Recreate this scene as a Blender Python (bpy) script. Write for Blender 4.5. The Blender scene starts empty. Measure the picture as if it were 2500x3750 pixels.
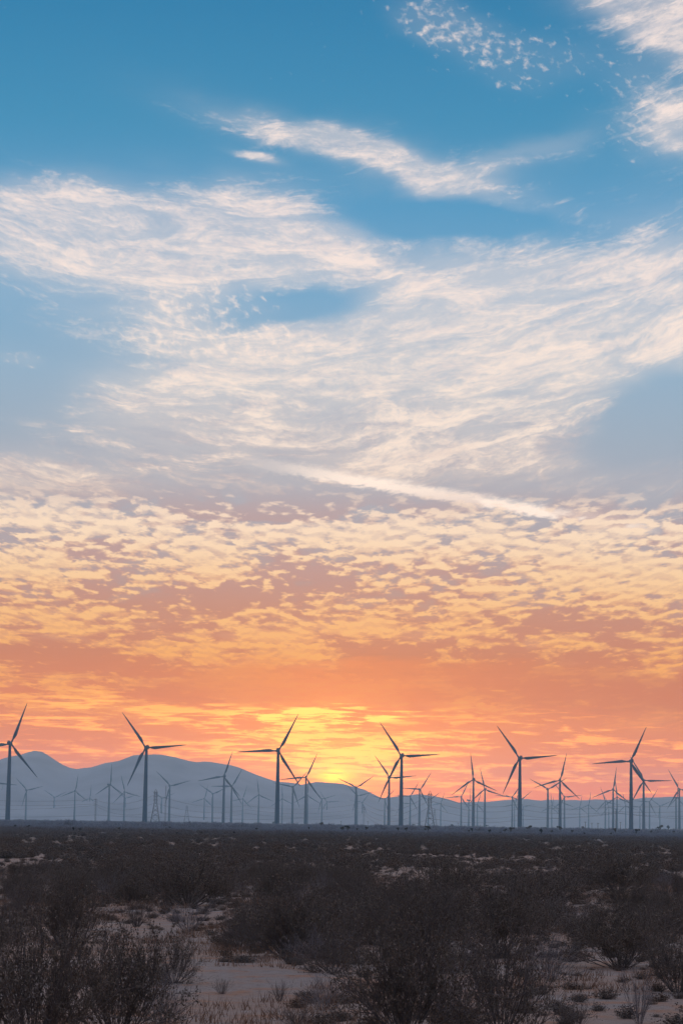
import bpy, bmesh, math, random
from mathutils import Vector, Matrix, noise as mnoise

random.seed(11)
SC = bpy.context.scene
COL = SC.collection
R = math.radians

# ------------------------------------------------------------------ camera
CAM_H, FPX, PITCH, ROLL = 3.2, 85 / 36 * 3750, R(7.381), R(0.85)
cam_data = bpy.data.cameras.new('camera')
cam_data.sensor_fit = 'VERTICAL'
cam_data.sensor_height = 36
cam_data.sensor_width = 24
cam_data.lens = 85
cam_data.clip_start = 0.5
cam_data.clip_end = 60000
cam = bpy.data.objects.new('camera', cam_data)
COL.objects.link(cam)
CAM_M = Matrix.Translation((0, 0, CAM_H)) @ Matrix.Rotation(R(90) + PITCH, 4, 'X') @ Matrix.Rotation(ROLL, 4, 'Z')
cam.matrix_world = CAM_M
SC.camera = cam


def ray(px, py):
    """photograph pixel -> world direction"""
    return (CAM_M.to_3x3() @ Vector(((px - 1250) / FPX, -(py - 1875) / FPX, -1))).normalized()


def ang(px, py):
    """photograph pixel -> (azimuth, elevation) in degrees"""
    d = ray(px, py)
    return math.degrees(math.atan2(d.x, d.y)), math.degrees(math.asin(d.z))


# ------------------------------------------------------------------ world, sun, exposure
def lin(c):
    return tuple(((v / 255) / 12.92 if v / 255 <= 0.04045 else ((v / 255 + 0.055) / 1.055) ** 2.4) for v in c)


class NT:
    """a small expression builder over a node tree"""

    def __init__(self, tree):
        self.t = tree

    def node(self, kind, **kw):
        n = self.t.nodes.new(kind)
        for k, v in kw.items():
            setattr(n, k, v)
        return n

    def put(self, sock, v):
        if isinstance(v, S):
            self.t.links.new(v.s, sock)
        elif isinstance(v, (tuple, list)) and len(v) == 3 and sock.type == 'RGBA':
            sock.default_value = (*v, 1)
        else:
            sock.default_value = v

    def math(self, op, a, b=None, c=None, clamp=False):
        n = self.node('ShaderNodeMath', operation=op, use_clamp=clamp)
        for i, v in enumerate((a, b, c)):
            if v is not None:
                self.put(n.inputs[i], v)
        return S(self, n.outputs[0])

    def vec(self, x, y, z=0.0):
        n = self.node('ShaderNodeCombineXYZ')
        for i, v in enumerate((x, y, z)):
            self.put(n.inputs[i], v)
        return S(self, n.outputs[0])

    def noise(self, v, scale=1.0, detail=4.0, rough=0.5, dist=0.0, color=False):
        n = self.node('ShaderNodeTexNoise')
        self.put(n.inputs['Vector'], v)
        n.inputs['Scale'].default_value = scale
        n.inputs['Detail'].default_value = detail
        n.inputs['Roughness'].default_value = rough
        n.inputs['Distortion'].default_value = dist
        return S(self, n.outputs['Color' if color else 'Fac'])

    def voro(self, v, scale=1.0, rand=1.0):
        n = self.node('ShaderNodeTexVoronoi', feature='SMOOTH_F1')
        self.put(n.inputs['Vector'], v)
        n.inputs['Scale'].default_value = scale
        n.inputs['Randomness'].default_value = rand
        n.inputs['Smoothness'].default_value = 0.35
        return S(self, n.outputs['Distance'])

    def sep(self, v):
        n = self.node('ShaderNodeSeparateXYZ')
        self.put(n.inputs[0], v)
        return [S(self, o) for o in n.outputs]

    def step(self, x, a, b, lo=0.0, hi=1.0):
        n = self.node('ShaderNodeMapRange', interpolation_type='SMOOTHSTEP')
        self.put(n.inputs['Value'], x)
        for k, v in (('From Min', a), ('From Max', b), ('To Min', lo), ('To Max', hi)):
            self.put(n.inputs[k], v)
        return S(self, n.outputs['Result'])

    def mix(self, f, a, b, mode='MIX'):
        n = self.node('ShaderNodeMix', data_type='RGBA', blend_type=mode)
        self.put(n.inputs[0], f)
        self.put(n.inputs[6], a)
        self.put(n.inputs[7], b)
        return S(self, n.outputs[2])

    def ramp(self, t, stops, key=lambda e: e):
        n = self.node('ShaderNodeValToRGB')
        el = n.color_ramp.elements
        while len(el) < len(stops):
            el.new(0.5)
        for e, (p, c) in zip(el, stops):
            e.position = key(p)
            e.color = (*c, 1)
        self.put(n.inputs[0], t)
        return S(self, n.outputs[0])


class S:
    def __init__(self, nt, s):
        self.n, self.s = nt, s

    def __add__(self, o): return self.n.math('ADD', self, o)
    def __radd__(self, o): return self.n.math('ADD', self, o)
    def __sub__(self, o): return self.n.math('SUBTRACT', self, o)
    def __rsub__(self, o): return self.n.math('SUBTRACT', o, self)
    def __mul__(self, o): return self.n.math('MULTIPLY', self, o)
    def __rmul__(self, o): return self.n.math('MULTIPLY', self, o)
    def __truediv__(self, o): return self.n.math('DIVIDE', self, o)
    def __rtruediv__(self, o): return self.n.math('DIVIDE', o, self)
    def sat(self): return self.n.math('ADD', self, 0.0, clamp=True)
    def mx(self, o): return self.n.math('MAXIMUM', self, o)
    def mn(self, o): return self.n.math('MINIMUM', self, o)


SUN_AZ, SUN_EL = ang(1222, 2832)          # where the sun stands behind the low cloud


def build_world():
    w = bpy.data.worlds.new('World')
    SC.world = w
    w.use_nodes = True
    t = w.node_tree
    t.nodes.clear()
    n = NT(t)
    out = n.node('ShaderNodeOutputWorld')
    bg = n.node('ShaderNodeBackground')
    t.links.new(bg.outputs[0], out.inputs[0])
    tc = n.node('ShaderNodeTexCoord')
    x, y, z = n.sep(S(n, tc.outputs['Generated']))
    A = n.math('ARCTAN2', x, y) * 57.29578
    E = n.math('ARCSINE', z) * 57.29578
    tE = n.math('SQRT', E.mx(0.0) / 90)
    k = lambda e: math.sqrt(max(e, 0) / 90)
    L = lambda stops: [(e, lin(c)) for e, c in stops]

    # -- the air itself
    side = n.ramp(tE, L([(0, (214, 104, 92)), (.8, (222, 112, 88)), (1.6, (220, 122, 88)), (2.6, (214, 132, 90)), (3.6, (216, 142, 104)),
                         (4.6, (206, 148, 122)), (5.6, (180, 150, 146)), (6.6, (172, 160, 164)), (7.8, (163, 168, 180)), (9.2, (150, 170, 188)),
                         (10.6, (140, 172, 196)), (12.4, (112, 164, 198)), (14.5, (76, 150, 192)), (16.5, (52, 138, 180)), (19.5, (28, 122, 168)),
                         (30, (40, 112, 166)), (60, (34, 92, 146)), (90, (32, 84, 138))]), k)
    core = n.ramp(tE, L([(0, (255, 120, 35)), (.9, (255, 150, 30)), (1.6, (255, 160, 40)), (2.4, (255, 158, 62)), (3.1, (246, 152, 84)),
                         (4, (230, 150, 98)), (5, (208, 150, 122)), (5.6, (180, 150, 146))]), k)
    dA = A - SUN_AZ
    nearA = 1 / (1 + dA * dA * 0.05)
    low = n.step(E, 5.4, 3.6)
    clear = n.mix(nearA * low, side, core)

    # -- shared warp
    wx, wy, wz = n.sep(n.noise(n.vec(A * 0.24, E * 0.45, 7.0), 1.0, 4.0, 0.55, color=True))
    Aw = A + (wx - 0.5) * 2.6
    Ew = E + (wy - 0.5) * 1.5

    def blob(px, py, rx, ry, slope, amp, a=Aw, e=Ew):
        a0, e0 = ang(px, py)
        du, dv = a - a0, e - e0
        v = (dv + du * slope) * (154.0 / ry)
        u = du * (154.0 / rx)
        r2 = u * u + v * v
        return amp / (1 + r2 * r2)

    def total(items):
        s = None
        for it in items:
            b = blob(*it)
            s = b if s is None else s + b
        return s

    lit = n.ramp(tE, L([(0, (255, 135, 50)), (1, (255, 150, 50)), (2, (255, 172, 66)), (3, (255, 180, 80)), (4, (255, 188, 100)),
                        (5, (255, 201, 132)), (6, (254, 214, 166)), (7, (254, 225, 194)), (8.5, (254, 231, 212)), (10, (254, 233, 216)), (14, (250, 230, 220)),
                        (20, (246, 228, 220)), (90, (248, 236, 230))]), k)
    dark = n.ramp(tE, L([(0, (226, 112, 84)), (2, (230, 128, 74)), (3, (222, 128, 76)), (4, (208, 130, 94)), (5, (198, 138, 116)),
                         (6, (188, 148, 142)), (7, (180, 152, 152)), (8.5, (184, 166, 170)), (11, (188, 190, 202)), (20, (170, 180, 200))]), k)

    # -- high cirrus, combed along bent fibres
    ap = A + 1.8
    c = E - ap * ap * 0.018 + (wz - 0.5) * 0.9
    fib = n.noise(n.vec(A * 0.36, c * 1.5, 2.0), 1.0, 8.0, 0.64, 0.9)
    c2 = c + (fib - 0.5) * 0.9
    fine = n.noise(n.vec(A * 0.75 + wx * 4, c2 * 6.5, 5.0), 1.0, 8.0, 0.68, 0.5)
    mask = total([(520, 880, 950, 175, .03, .95), (1380, 575, 470, 62, .27, .9), (1900, 560, 230, 60, -.35, .3),
                  (2080, 1170, 950, 250, -.20, 1.0), (1250, 1390, 720, 140, -.14, .7), (1750, 1610, 1100, 170, .05, .5),
                  (150, 1765, 330, 55, .08, .9), (2540, 30, 420, 170, .45, 1.1), (2500, 430, 170, 100, .1, .9),
                  (925, 590, 75, 26, .3, .5), (760, 1190, 380, 90, 0, .38), (1030, 1130, 270, 60, -.1, -.75), (2420, 1560, 300, 150, -.2, -.8),
                  (60, 1420, 330, 190, 0, -.30), (1700, 800, 420, 70, .05, -.45), (1300, 1620, 1500, 330, .03, .22)])
    mask = mask + n.step(E, 20, 34) * 0.80
    mask = (mask * n.step(E, 6.9, 8.2)).mn(0.74)
    rip = n.noise(n.vec(A * 4.2 + c * 4.0, c * 8.0 - A * 1.5, 15.0), 1.0, 4.0, 0.6, 0.4)
    dens = n.step(mask + (fib - 0.5) * 2.9 + (fine - 0.5) * 1.05 + (rip - 0.5) * 0.85, 0.26, 1.32) * n.step(mask, 0.03, 0.34)
    veil = n.step(mask, 0.0, 0.85) * 0.46
    dens = (dens + veil * (1 - dens)).sat()
    thick = n.noise(n.vec(A * 0.6, c * 2.6, 9.0), 1.0, 6.0, 0.62, 0.5)
    grey = n.step(E, 11.0, 9.0) * n.step(dens, 0.95, 0.45) * 0.55
    ccol = n.mix((n.step(thick, 0.44, 0.70) * 0.6 + grey).sat(), lit, n.mix(0.7, lit, dark))
    col = n.mix(dens * 0.93, clear, ccol)

    # -- broken puffs in the high layer
    puff = n.noise(n.vec(A * 4.0, E * 5.2 + A * 1.0, 1.0), 1.0, 5.0, 0.55, 0.25) * 0.8 + fib * 0.2
    pm = total([(1640, 90, 200, 110, .1, .86), (1960, 230, 300, 110, -.1, .55), (2330, 400, 150, 170, 0, .62),
                (700, 1110, 260, 60, 0, 1.0), (820, 1240, 380, 60, .02, 1.1), (90, 1330, 110, 30, .1, .62)])
    pd = n.step(puff + pm.mn(0.9) * 0.25 + (fine - 0.5) * 0.12, 0.65, 0.97)
    col = n.mix(pd * 0.8 + n.step(pm, 0.2, 1.1) * 0.12, col, lit)

    # -- the condensation trail: a straight bar across the sky
    a0, e0 = ang(1000, 1706)
    a1, e1 = ang(2380, 1934)
    sl = (e1 - e0) / (a1 - a0)
    dv = E - ((A - a0) * sl + e0) + (fine - 0.5) * 0.24 + (rip - 0.5) * 0.22
    along = n.step(A, a0 - 1.2, a0 + 2.4) * n.step(A, a1 + .5, a1 - 0.9)
    trail = n.step(dv, -0.20, -0.06) * n.step(dv, 0.24, 0.02) * along
    col = n.mix(trail * 0.95, col, (1.08, .90, .76))

    # -- altocumulus rows
    q = 1 / (E.mx(0.0) + 2.5)
    u = A * q * 20.0 + (wy - 0.5) * 1.6
    v = n.math('LOGARITHM', E.mx(0.0) + 1.4, 2.71828) * 44.0
    big = n.noise(n.vec(A * 0.22, E * 0.8, 4.0), 1.0, 5.0, 0.58, 0.3)
    mid = n.noise(n.vec(u * 0.30, v * 0.28, 6.0), 1.0, 4.0, 0.55, 0.3)
    cell = n.noise(n.vec(u, v, 0.0), 1.0, 4.0, 0.52, 0.1) * 0.62 + mid * 0.38
    cell2 = n.noise(n.vec(u, v + 0.6, 0.0), 1.0, 4.0, 0.52, 0.1) * 0.62 + mid * 0.38
    band = n.step(E, 8.2, 7.0) * n.step(E, 2.0, 3.4)
    bar = n.step(E, 6.9, 7.3) * n.step(E, 8.2, 7.5)
    belly = n.step(big + (mid - 0.5) * 0.7 + (cell - 0.5) * 0.3 + n.step(E, 6.0, 4.4) * 0.11 + bar * .05, 0.43, 0.58)
    col = n.mix(belly * band * 0.92, col, dark)
    cover = (big - 0.5) * -0.68 + n.step(E, 3.2, 5.4) * 0.045 - 0.012 + n.step(E, 5.0, 6.0) * n.step(E, 7.4, 6.6) * 0.02 - bar * 0.04
    patch = n.noise(n.vec(A * 0.85 + wx * 2.0, E * 2.9, 21.0), 1.0, 7.0, 0.62, 0.5)
    wlow = n.step(E, 5.7, 4.3) * 0.62
    cc = cell + cover + (patch - cell) * wlow
    edge = n.step(cell - cell2, -0.08, 0.08)
    soft = n.step(cc, 0.475, 0.56)
    peak = n.step(cc + (edge - 0.5) * 0.07, 0.51, 0.61)
    gold = n.mix(0.45, lit, n.mix(n.step(E, 5.5, 7.5), lin((250, 178, 118)), lin((226, 194, 180))))
    col = n.mix(soft * band * 0.55, col, gold)
    col = n.mix((peak * (0.45 + edge * 0.55)).sat() * band * 0.92, col, lit)

    # -- low streaks round the sun
    st = n.noise(n.vec(A * 0.60 + wx * 2.0, E * 4.6, 8.0), 1.0, 8.0, 0.66, 0.5)
    st2 = n.noise(n.vec(A * 0.95, E * 12.0, 12.0), 1.0, 6.0, 0.62, 0.6)
    lowm = n.step(E, 3.9, 2.9)
    sm = total([(1900, 2520, 1150, 95, .03, .85), (700, 2480, 500, 50, .02, .35)])
    dk = n.step(sm + (st - 0.5) * 1.3, 0.22, 0.75) * n.step(E, 4.9, 4.0)
    col = n.mix(dk * 0.75, col, n.mix(nearA, lin((196, 118, 88)), lin((236, 138, 70))))
    # the sun's own glow through the cloud
    de = (E - SUN_EL) * 1.3
    r2 = dA * dA + de * de
    halo = 1 / (1 + r2 * 0.5)
    col = n.mix((halo * 0.48).sat(), col, (1.75, .58, .03))
    glow = 1 / (1 + r2 * 7.0)
    col = n.mix((glow * n.step(st2, 0.32, 0.56, 0.25, 1.0)).sat(), col, (4.4, 2.0, .08))
    sd = total([(1230, 2615, 260, 42, 0, 1.0), (1120, 2740, 420, 80, .02, .5), (1230, 2820, 200, 40, 0, .7), (450, 2560, 700, 110, 0, .5),
                (2100, 2660, 500, 60, .03, .3), (1650, 2780, 700, 80, .03, .35)]).mn(1.0)
    sb = n.step(st * 0.6 + st2 * 0.4 + sd * 0.08 + dk * -0.07, 0.52, 0.61) * lowm
    glowc = n.mix(n.step(sd, 0.3, 1.0), n.mix(n.step(E, 3.2, 2.0), lit, (1.5, .66, .13)), (2.2, 1.32, .34))
    col = n.mix(sb * 0.85, col, glowc)

    # -- away from the sunset the sky falls to dusk blue
    east = n.ramp(tE, L([(0, (70, 70, 92)), (8, (70, 84, 112)), (30, (58, 86, 128)), (90, (52, 96, 146))]), k)
    eclouds = n.mix(dens * 0.35, east, lin((150, 140, 150)))
    absA = n.math('ABSOLUTE', A)
    col = n.mix(n.step(absA, 12, 85) * n.step(E, 85, 40), col, eclouds)

    # -- physically based twilight on top, faint
    sky = n.node('ShaderNodeTexSky', sky_type='NISHITA', sun_disc=False)
    sky.sun_elevation = R(SUN_EL)
    sky.sun_rotation = R(SUN_AZ)
    sky.dust_density = 3.0
    col = n.mix(0.003, col, S(n, sky.outputs[0]), 'ADD')
    bright_low = n.ramp(tE, [(0, (.80, .80, .80)), (.9, (.74, .74, .74)), (2, (.56, .56, .56)), (4, (.43, .43, .43)), (7, (.41, .41, .41)), (12, (.41, .41, .41)), (20, (.40, .40, .40)), (45, (.64, .64, .64)), (90, (.72, .72, .72))], k)
    tint = n.ramp(tE, [(0, (1.05, .64, .10)), (1.5, (1.05, .70, .14)), (3, (.97, .75, .36)), (4.5, (.97, .88, .80)), (6.5, (1, 1, 1)), (12, (1, 1, 1))], k)
    col = n.mix(1.0, n.mix(1.0, col, bright_low, 'MULTIPLY'), tint, 'MULTIPLY')
    n.put(bg.inputs[0], col)
    bg.inputs[1].default_value = 2.6
    w.cycles.sampling_method = 'MANUAL'
    w.cycles.sample_map_resolution = 1024


build_world()

sun_data = bpy.data.lights.new('sun', 'SUN')
sun_data.energy = 0.8
sun_data.angle = R(10)
sun_data.color = (1.0, 0.62, 0.32)
sun = bpy.data.objects.new('sun', sun_data)
COL.objects.link(sun)
sd_ = Vector((math.sin(R(SUN_AZ)) * math.cos(R(SUN_EL)), math.cos(R(SUN_AZ)) * math.cos(R(SUN_EL)), math.sin(R(SUN_EL))))
sun.rotation_euler = sd_.to_track_quat('Z', 'Y').to_euler()

SC.view_settings.view_transform = 'Standard'
SC.view_settings.look = 'None'
SC.view_settings.exposure = 0.0
SC.view_settings.gamma = 1.0
SC.view_settings.use_curve_mapping = False
SC.cycles.max_bounces = 4
SC.cycles.diffuse_bounces = 2
SC.cycles.volume_bounces = 1
SC.cycles.transparent_max_bounces = 8
SC.cycles.use_denoising = True

# ------------------------------------------------------------------ helpers
def material(name, color, rough=0.85, spots=None, scale=1.0, amount=0.5, bump=0.0, metal=0.0):
    """a procedural surface: base colour, a second colour in noise patches, fine relief"""
    m = bpy.data.materials.new(name)
    m.use_nodes = True
    t = m.node_tree
    n = NT(t)
    b = t.nodes['Principled BSDF']
    b.inputs['Roughness'].default_value = rough
    b.inputs['Metallic'].default_value = metal
    b.inputs['Specular IOR Level'].default_value = 0.25
    tc = n.node('ShaderNodeTexCoord')
    nz = n.noise(S(n, tc.outputs['Object']), scale, 5.0, 0.6)
    n.put(b.inputs['Base Color'], n.mix(n.step(nz, 0.35, 0.68) * amount, color, spots or tuple(0.7 * v for v in color)))
    if bump:
        bn = n.node('ShaderNodeBump')
        bn.inputs['Strength'].default_value = bump
        n.put(bn.inputs['Height'], nz)
        t.links.new(bn.outputs[0], b.inputs['Normal'])
    return m


class Mesh:
    """collects faces, then becomes one mesh datablock"""

    def __init__(self):
        self.v, self.f = [], []

    def add(self, vs, fs):
        k = len(self.v)
        self.v.extend([tuple(p) for p in vs])
        self.f.extend([tuple(i + k for i in f) for f in fs])

    def box(self, c, s, m=None):
        vs = [Vector((c[0] + s[0] * i / 2, c[1] + s[1] * j / 2, c[2] + s[2] * k / 2)) for i in (-1, 1) for j in (-1, 1) for k in (-1, 1)]
        if m:
            vs = [m @ p for p in vs]
        self.add(vs, [(0, 1, 3, 2), (4, 6, 7, 5), (0, 4, 5, 1), (2, 3, 7, 6), (0, 2, 6, 4), (1, 5, 7, 3)])

    def tube(self, pts, radii, sides=3, cap=True):
        pts = [Vector(p) for p in pts]
        rings = []
        for i, p in enumerate(pts):
            d = (pts[min(i + 1, len(pts) - 1)] - pts[max(i - 1, 0)]).normalized()
            a = d.cross(Vector((0.31, 0.17, 0.93)) if abs(d.z) < 0.9 else Vector((1, 0.2, 0))).normalized()
            b = d.cross(a)
            r = radii[i] if isinstance(radii, (list, tuple)) else radii
            rings.append([p + (a * math.cos(2 * math.pi * k / sides) + b * math.sin(2 * math.pi * k / sides)) * r for k in range(sides)])
        fs = []
        for i in range(len(rings) - 1):
            for k in range(sides):
                k2 = (k + 1) % sides
                fs.append((i * sides + k, i * sides + k2, (i + 1) * sides + k2, (i + 1) * sides + k))
        if cap:
            fs.append(tuple(range(sides - 1, -1, -1)))
            fs.append(tuple((len(rings) - 1) * sides + k for k in range(sides)))
        self.add([p for r in rings for p in r], fs)

    def data(self, name, mat=None, smooth=False):
        me = bpy.data.meshes.new(name)
        me.from_pydata(self.v, [], self.f)
        if mat:
            me.materials.append(mat)
        if smooth:
            me.polygons.foreach_set('use_smooth', [True] * len(me.polygons))
        me.update()
        return me


def link(name, data, parent=None, label=None, cat=None, group=None, kind=None):
    o = bpy.data.objects.new(name, data)
    COL.objects.link(o)
    if parent:
        o.parent = parent
    for k, v in (('label', label), ('category', cat), ('group', group), ('kind', kind)):
        if v:
            o[k] = v
    return o


def at_ground(px, py):
    """photograph pixel below the horizon -> point on the plain"""
    d = ray(px, py)
    t = CAM_H / -d.z
    return Vector((d.x * t, d.y * t, 0))


def at_height(px, py, h):
    """photograph pixel above the horizon -> the point standing over the plain at height h"""
    d = ray(px, py)
    t = (h - CAM_H) / d.z
    return Vector((d.x * t, d.y * t, h))


def at_range(px, dist):
    """photograph column at the horizon -> ground point at that distance"""
    py = 3003.5 + 0.0148 * px
    d = ray(px, py)
    s = dist / d.y
    return Vector((d.x * s, dist, 0))


def ground_z(x, y):
    fade = 1 / (1 + (max(y, 0) / 160.0) ** 2)
    return fade * (0.16 * mnoise.noise((x * 0.12, y * 0.07, 1.3)) + 0.05 * mnoise.noise((x * 0.55, y * 0.4, 4.1))) if fade > 0.003 else 0.0


# ------------------------------------------------------------------ ground
def sand_material():
    m = bpy.data.materials.new('desert sand')
    m.use_nodes = True
    t = m.node_tree
    n = NT(t)
    b = t.nodes['Principled BSDF']
    b.inputs['Roughness'].default_value = 0.95
    b.inputs['Specular IOR Level'].default_value = 0.1
    p = S(n, n.node('ShaderNodeNewGeometry').outputs['Position'])
    x, y, z = n.sep(p)
    big = n.noise(p, 0.16, 5.0, 0.6, 0.6)
    mid = n.noise(p, 0.9, 6.0, 0.65)
    fine = n.noise(p, 5.0, 6.0, 0.75)
    col = n.mix(n.step(big, 0.40, 0.62), (0.265, 0.225, 0.205), (0.29, 0.21, 0.17))        # grey silt and tan sand
    col = n.mix(n.step(mid, 0.48, 0.66) * 0.75, col, (0.33, 0.17, 0.10))                   # dry orange grass and straw
    col = n.mix(n.step(mid, 0.42, 0.30) * 0.6, col, (0.33, 0.30, 0.285))                      # pale crust
    col = n.mix(n.step(fine, 0.50, 0.70) * 0.7, col, (0.11, 0.08, 0.065))                  # litter and pebbles
    far = n.noise(n.vec(x * 0.09, y * 0.022, 2.0), 1.0, 5.0, 0.65)
    scrub = n.step(far + n.step(y, 170, 650) * 0.75, 0.62, 0.95)
    col = n.mix(scrub * 0.92, col, (0.15, 0.125, 0.108))                                   # the closed scrub farther out
    col = n.mix(n.step(y, 400, 1300) * 0.9, col, (0.235, 0.262, 0.305))                     # distant blue haze painted into the ground colour
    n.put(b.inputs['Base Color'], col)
    bn = n.node('ShaderNodeBump')
    bn.inputs['Strength'].default_value = 0.9
    bn.inputs['Distance'].default_value = 0.12
    n.put(bn.inputs['Height'], fine * 0.5 + mid)
    t.links.new(bn.outputs[0], b.inputs['Normal'])
    return m


X_HALF, Y_BACK, Y_FAR = 6500, -600, 11800


def build_ground():
    ys = [Y_BACK, -200, -60, -20, 0, 15] + [30 + i * 1.6 for i in range(70)]
    while ys[-1] < Y_FAR:
        ys.append(min(ys[-1] * 1.06, Y_FAR))
    xs = [i * 1.1 for i in range(28)]
    while xs[-1] < X_HALF:
        xs.append(min(xs[-1] * 1.14, X_HALF))
    xs = [-v for v in reversed(xs[1:])] + xs
    m = Mesh()
    nx = len(xs)
    m.v = [(x, y, ground_z(x, y)) for y in ys for x in xs]
    m.f = [(j * nx + i, j * nx + i + 1, (j + 1) * nx + i + 1, (j + 1) * nx + i) for j in range(len(ys) - 1) for i in range(nx - 1)]
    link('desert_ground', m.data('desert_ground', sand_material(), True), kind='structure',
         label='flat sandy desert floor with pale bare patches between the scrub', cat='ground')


build_ground()

# ------------------------------------------------------------------ mountains
hill_mat = material('hill slope', (0.30, 0.31, 0.33), 0.95, (0.19, 0.195, 0.21), 0.004, 0.9)


def build_ridge(name, label, dist, prof, depth, seed, tail_l, tail_r):
    """a range of hills: its crest line runs at `dist`, its slopes fall to the plain in front and behind"""
    pts = []
    for px, py in prof:
        d = ray(px, py)
        s = dist / d.y
        pts.append((d.x * s, CAM_H + d.z * s))
    pts = [(pts[0][0] + dx, h) for dx, h in tail_l] + pts + [(pts[-1][0] + dx, h) for dx, h in tail_r]
    m = Mesh()
    step = 26.0
    nx = int((pts[-1][0] - pts[0][0]) / step) + 1
    rows = [-1.0, -.86, -.72, -.58, -.45, -.34, -.24, -.15, -.07, 0, .08, .2, .4, .7, 1.0]
    k = 0
    for j, v in enumerate(rows):
        k = 0
        for i in range(nx):
            x = pts[0][0] + i * step
            while k < len(pts) - 2 and x > pts[k + 1][0]:
                k += 1
            (xa, ha), (xb, hb) = pts[k], pts[k + 1]
            u = min(max((x - xa) / max(xb - xa, 1e-3), 0), 1)
            h = ha + (hb - ha) * u
            s = (1 - abs(v)) ** (1.25 if v < 0 else 1.1)
            gully = 1 - 0.30 * (1 - s) * (0.5 + 0.5 * mnoise.noise((x * 0.0042 + seed, v * 1.2, seed))) - 0.12 * (1 - s) * mnoise.noise((x * 0.013, v * 2.1, seed + 3))
            crest = 3.0 * mnoise.noise((x * 0.02, seed, 0)) + 2.6 * mnoise.noise((x * 0.07, seed, 4)) if v == 0 else 0
            m.v.append((x, dist + v * depth + 60 * mnoise.noise((x * 0.002, v, seed)) * (abs(v) < .95), max(h * s * (gully if v else 1) + crest * min(h / 60, 1), -0.5)))
    m.f = [(j * nx + i, j * nx + i + 1, (j + 1) * nx + i + 1, (j + 1) * nx + i) for j in range(len(rows) - 1) for i in range(nx - 1)]
    link(name, m.data(name, hill_mat, True), kind='structure', label=label, cat='mountain')


build_ridge('mountain', 'rounded double-peaked mountain rising in haze at the left', 9000,
            [(0, 2783), (31, 2774), (80, 2763), (120, 2750), (156, 2754), (187, 2772), (223, 2797), (259, 2814), (290, 2815), (339, 2810), (370, 2799),
             (402, 2791), (429, 2791), (464, 2777), (487, 2766), (536, 2764), (585, 2764), (625, 2769), (670, 2780), (707, 2793), (738, 2789),
             (787, 2793), (841, 2801), (877, 2810), (912, 2826), (948, 2841), (993, 2855), (1029, 2864), (1073, 2868), (1104, 2872), (1136, 2869),
             (1167, 2864), (1203, 2866), (1255, 2870), (1289, 2879), (1325, 2888), (1352, 2899), (1374, 2913), (1400, 2924), (1440, 2950), (1500, 2990)],
            1500, 3.0, [(-2600, 60), (-1700, 190), (-900, 150), (-350, 200)], [(120, 5), (260, 0)])
build_ridge('hill', 'low hazy hill beyond the pylons right of the mountain', 9900,
            [(1200, 2985), (1300, 2950), (1400, 2921), (1440, 2920), (1486, 2913), (1530, 2908), (1557, 2910), (1602, 2919), (1646, 2928), (1690, 2944), (1760, 2975), (1840, 3010)],
            1000, 8.0, [(-300, 0)], [(200, 0)])
build_ridge('far_hill', 'long low faded ridge along the right horizon', 10600,
            [(1480, 2975), (1560, 2950), (1620, 2940), (1673, 2939), (1704, 2937), (1762, 2937), (1825, 2932), (1912, 2926), (1979, 2931), (2050, 2929), (2112, 2931),
             (2179, 2928), (2246, 2929), (2313, 2928), (2349, 2922), (2425, 2919), (2500, 2917)],
            1050, 15.0, [(-500, 0)], [(500, 190), (1400, 170), (2600, 120), (4200, 60)])

# ------------------------------------------------------------------ wind turbines
HUB, BLADE = 80.0, 44.0
paint = material('turbine paint', (0.05, 0.145, 0.20), 0.6, (0.04, 0.12, 0.16), 0.12, 0.5)


def tower_mesh():
    m = Mesh()
    n = 28
    secs = [(0, 2.75), (0.35, 2.75), (0.36, 2.55), (26, 2.25), (26.2, 2.33), (26.4, 2.25), (52, 1.85), (52.2, 1.93), (52.4, 1.85), (77.6, 1.38), (77.9, 1.5), (78.2, 1.38)]
    for z, r in secs:
        m.v += [(r * math.cos(2 * math.pi * k / n), r * math.sin(2 * math.pi * k / n), z) for k in range(n)]
    for i in range(len(secs) - 1):
        m.f += [(i * n + k, i * n + (k + 1) % n, (i + 1) * n + (k + 1) % n, (i + 1) * n + k) for k in range(n)]
    m.f.append(tuple(range((len(secs) - 1) * n, len(secs) * n)))
    return m.data('tower', paint, False)


def nacelle_mesh():
    m = Mesh()
    secs = [(-6.6, 1.35, 1.3), (-6.2, 1.75, 1.75), (-2, 1.85, 1.95), (1.6, 1.8, 1.9), (2.6, 1.45, 1.5)]
    n = 16
    for y, w, h in secs:
        for k in range(n):
            a = 2 * math.pi * k / n
            cx, cz = math.cos(a), math.sin(a)
            e = 0.45
            m.v.append((w * math.copysign(abs(cx) ** e, cx), y, HUB + 0.1 + h * math.copysign(abs(cz) ** e, cz)))
    for i in range(len(secs) - 1):
        m.f += [(i * n + k, (i + 1) * n + k, (i + 1) * n + (k + 1) % n, i * n + (k + 1) % n) for k in range(n)]
    m.f += [tuple(range(n)), tuple(range(len(secs) * n - 1, (len(secs) - 1) * n - 1, -1))]
    m.box((0, -5.2, HUB + 2.35), (2.4, 1.6, 0.8))
    return m.data('nacelle', paint)


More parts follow.
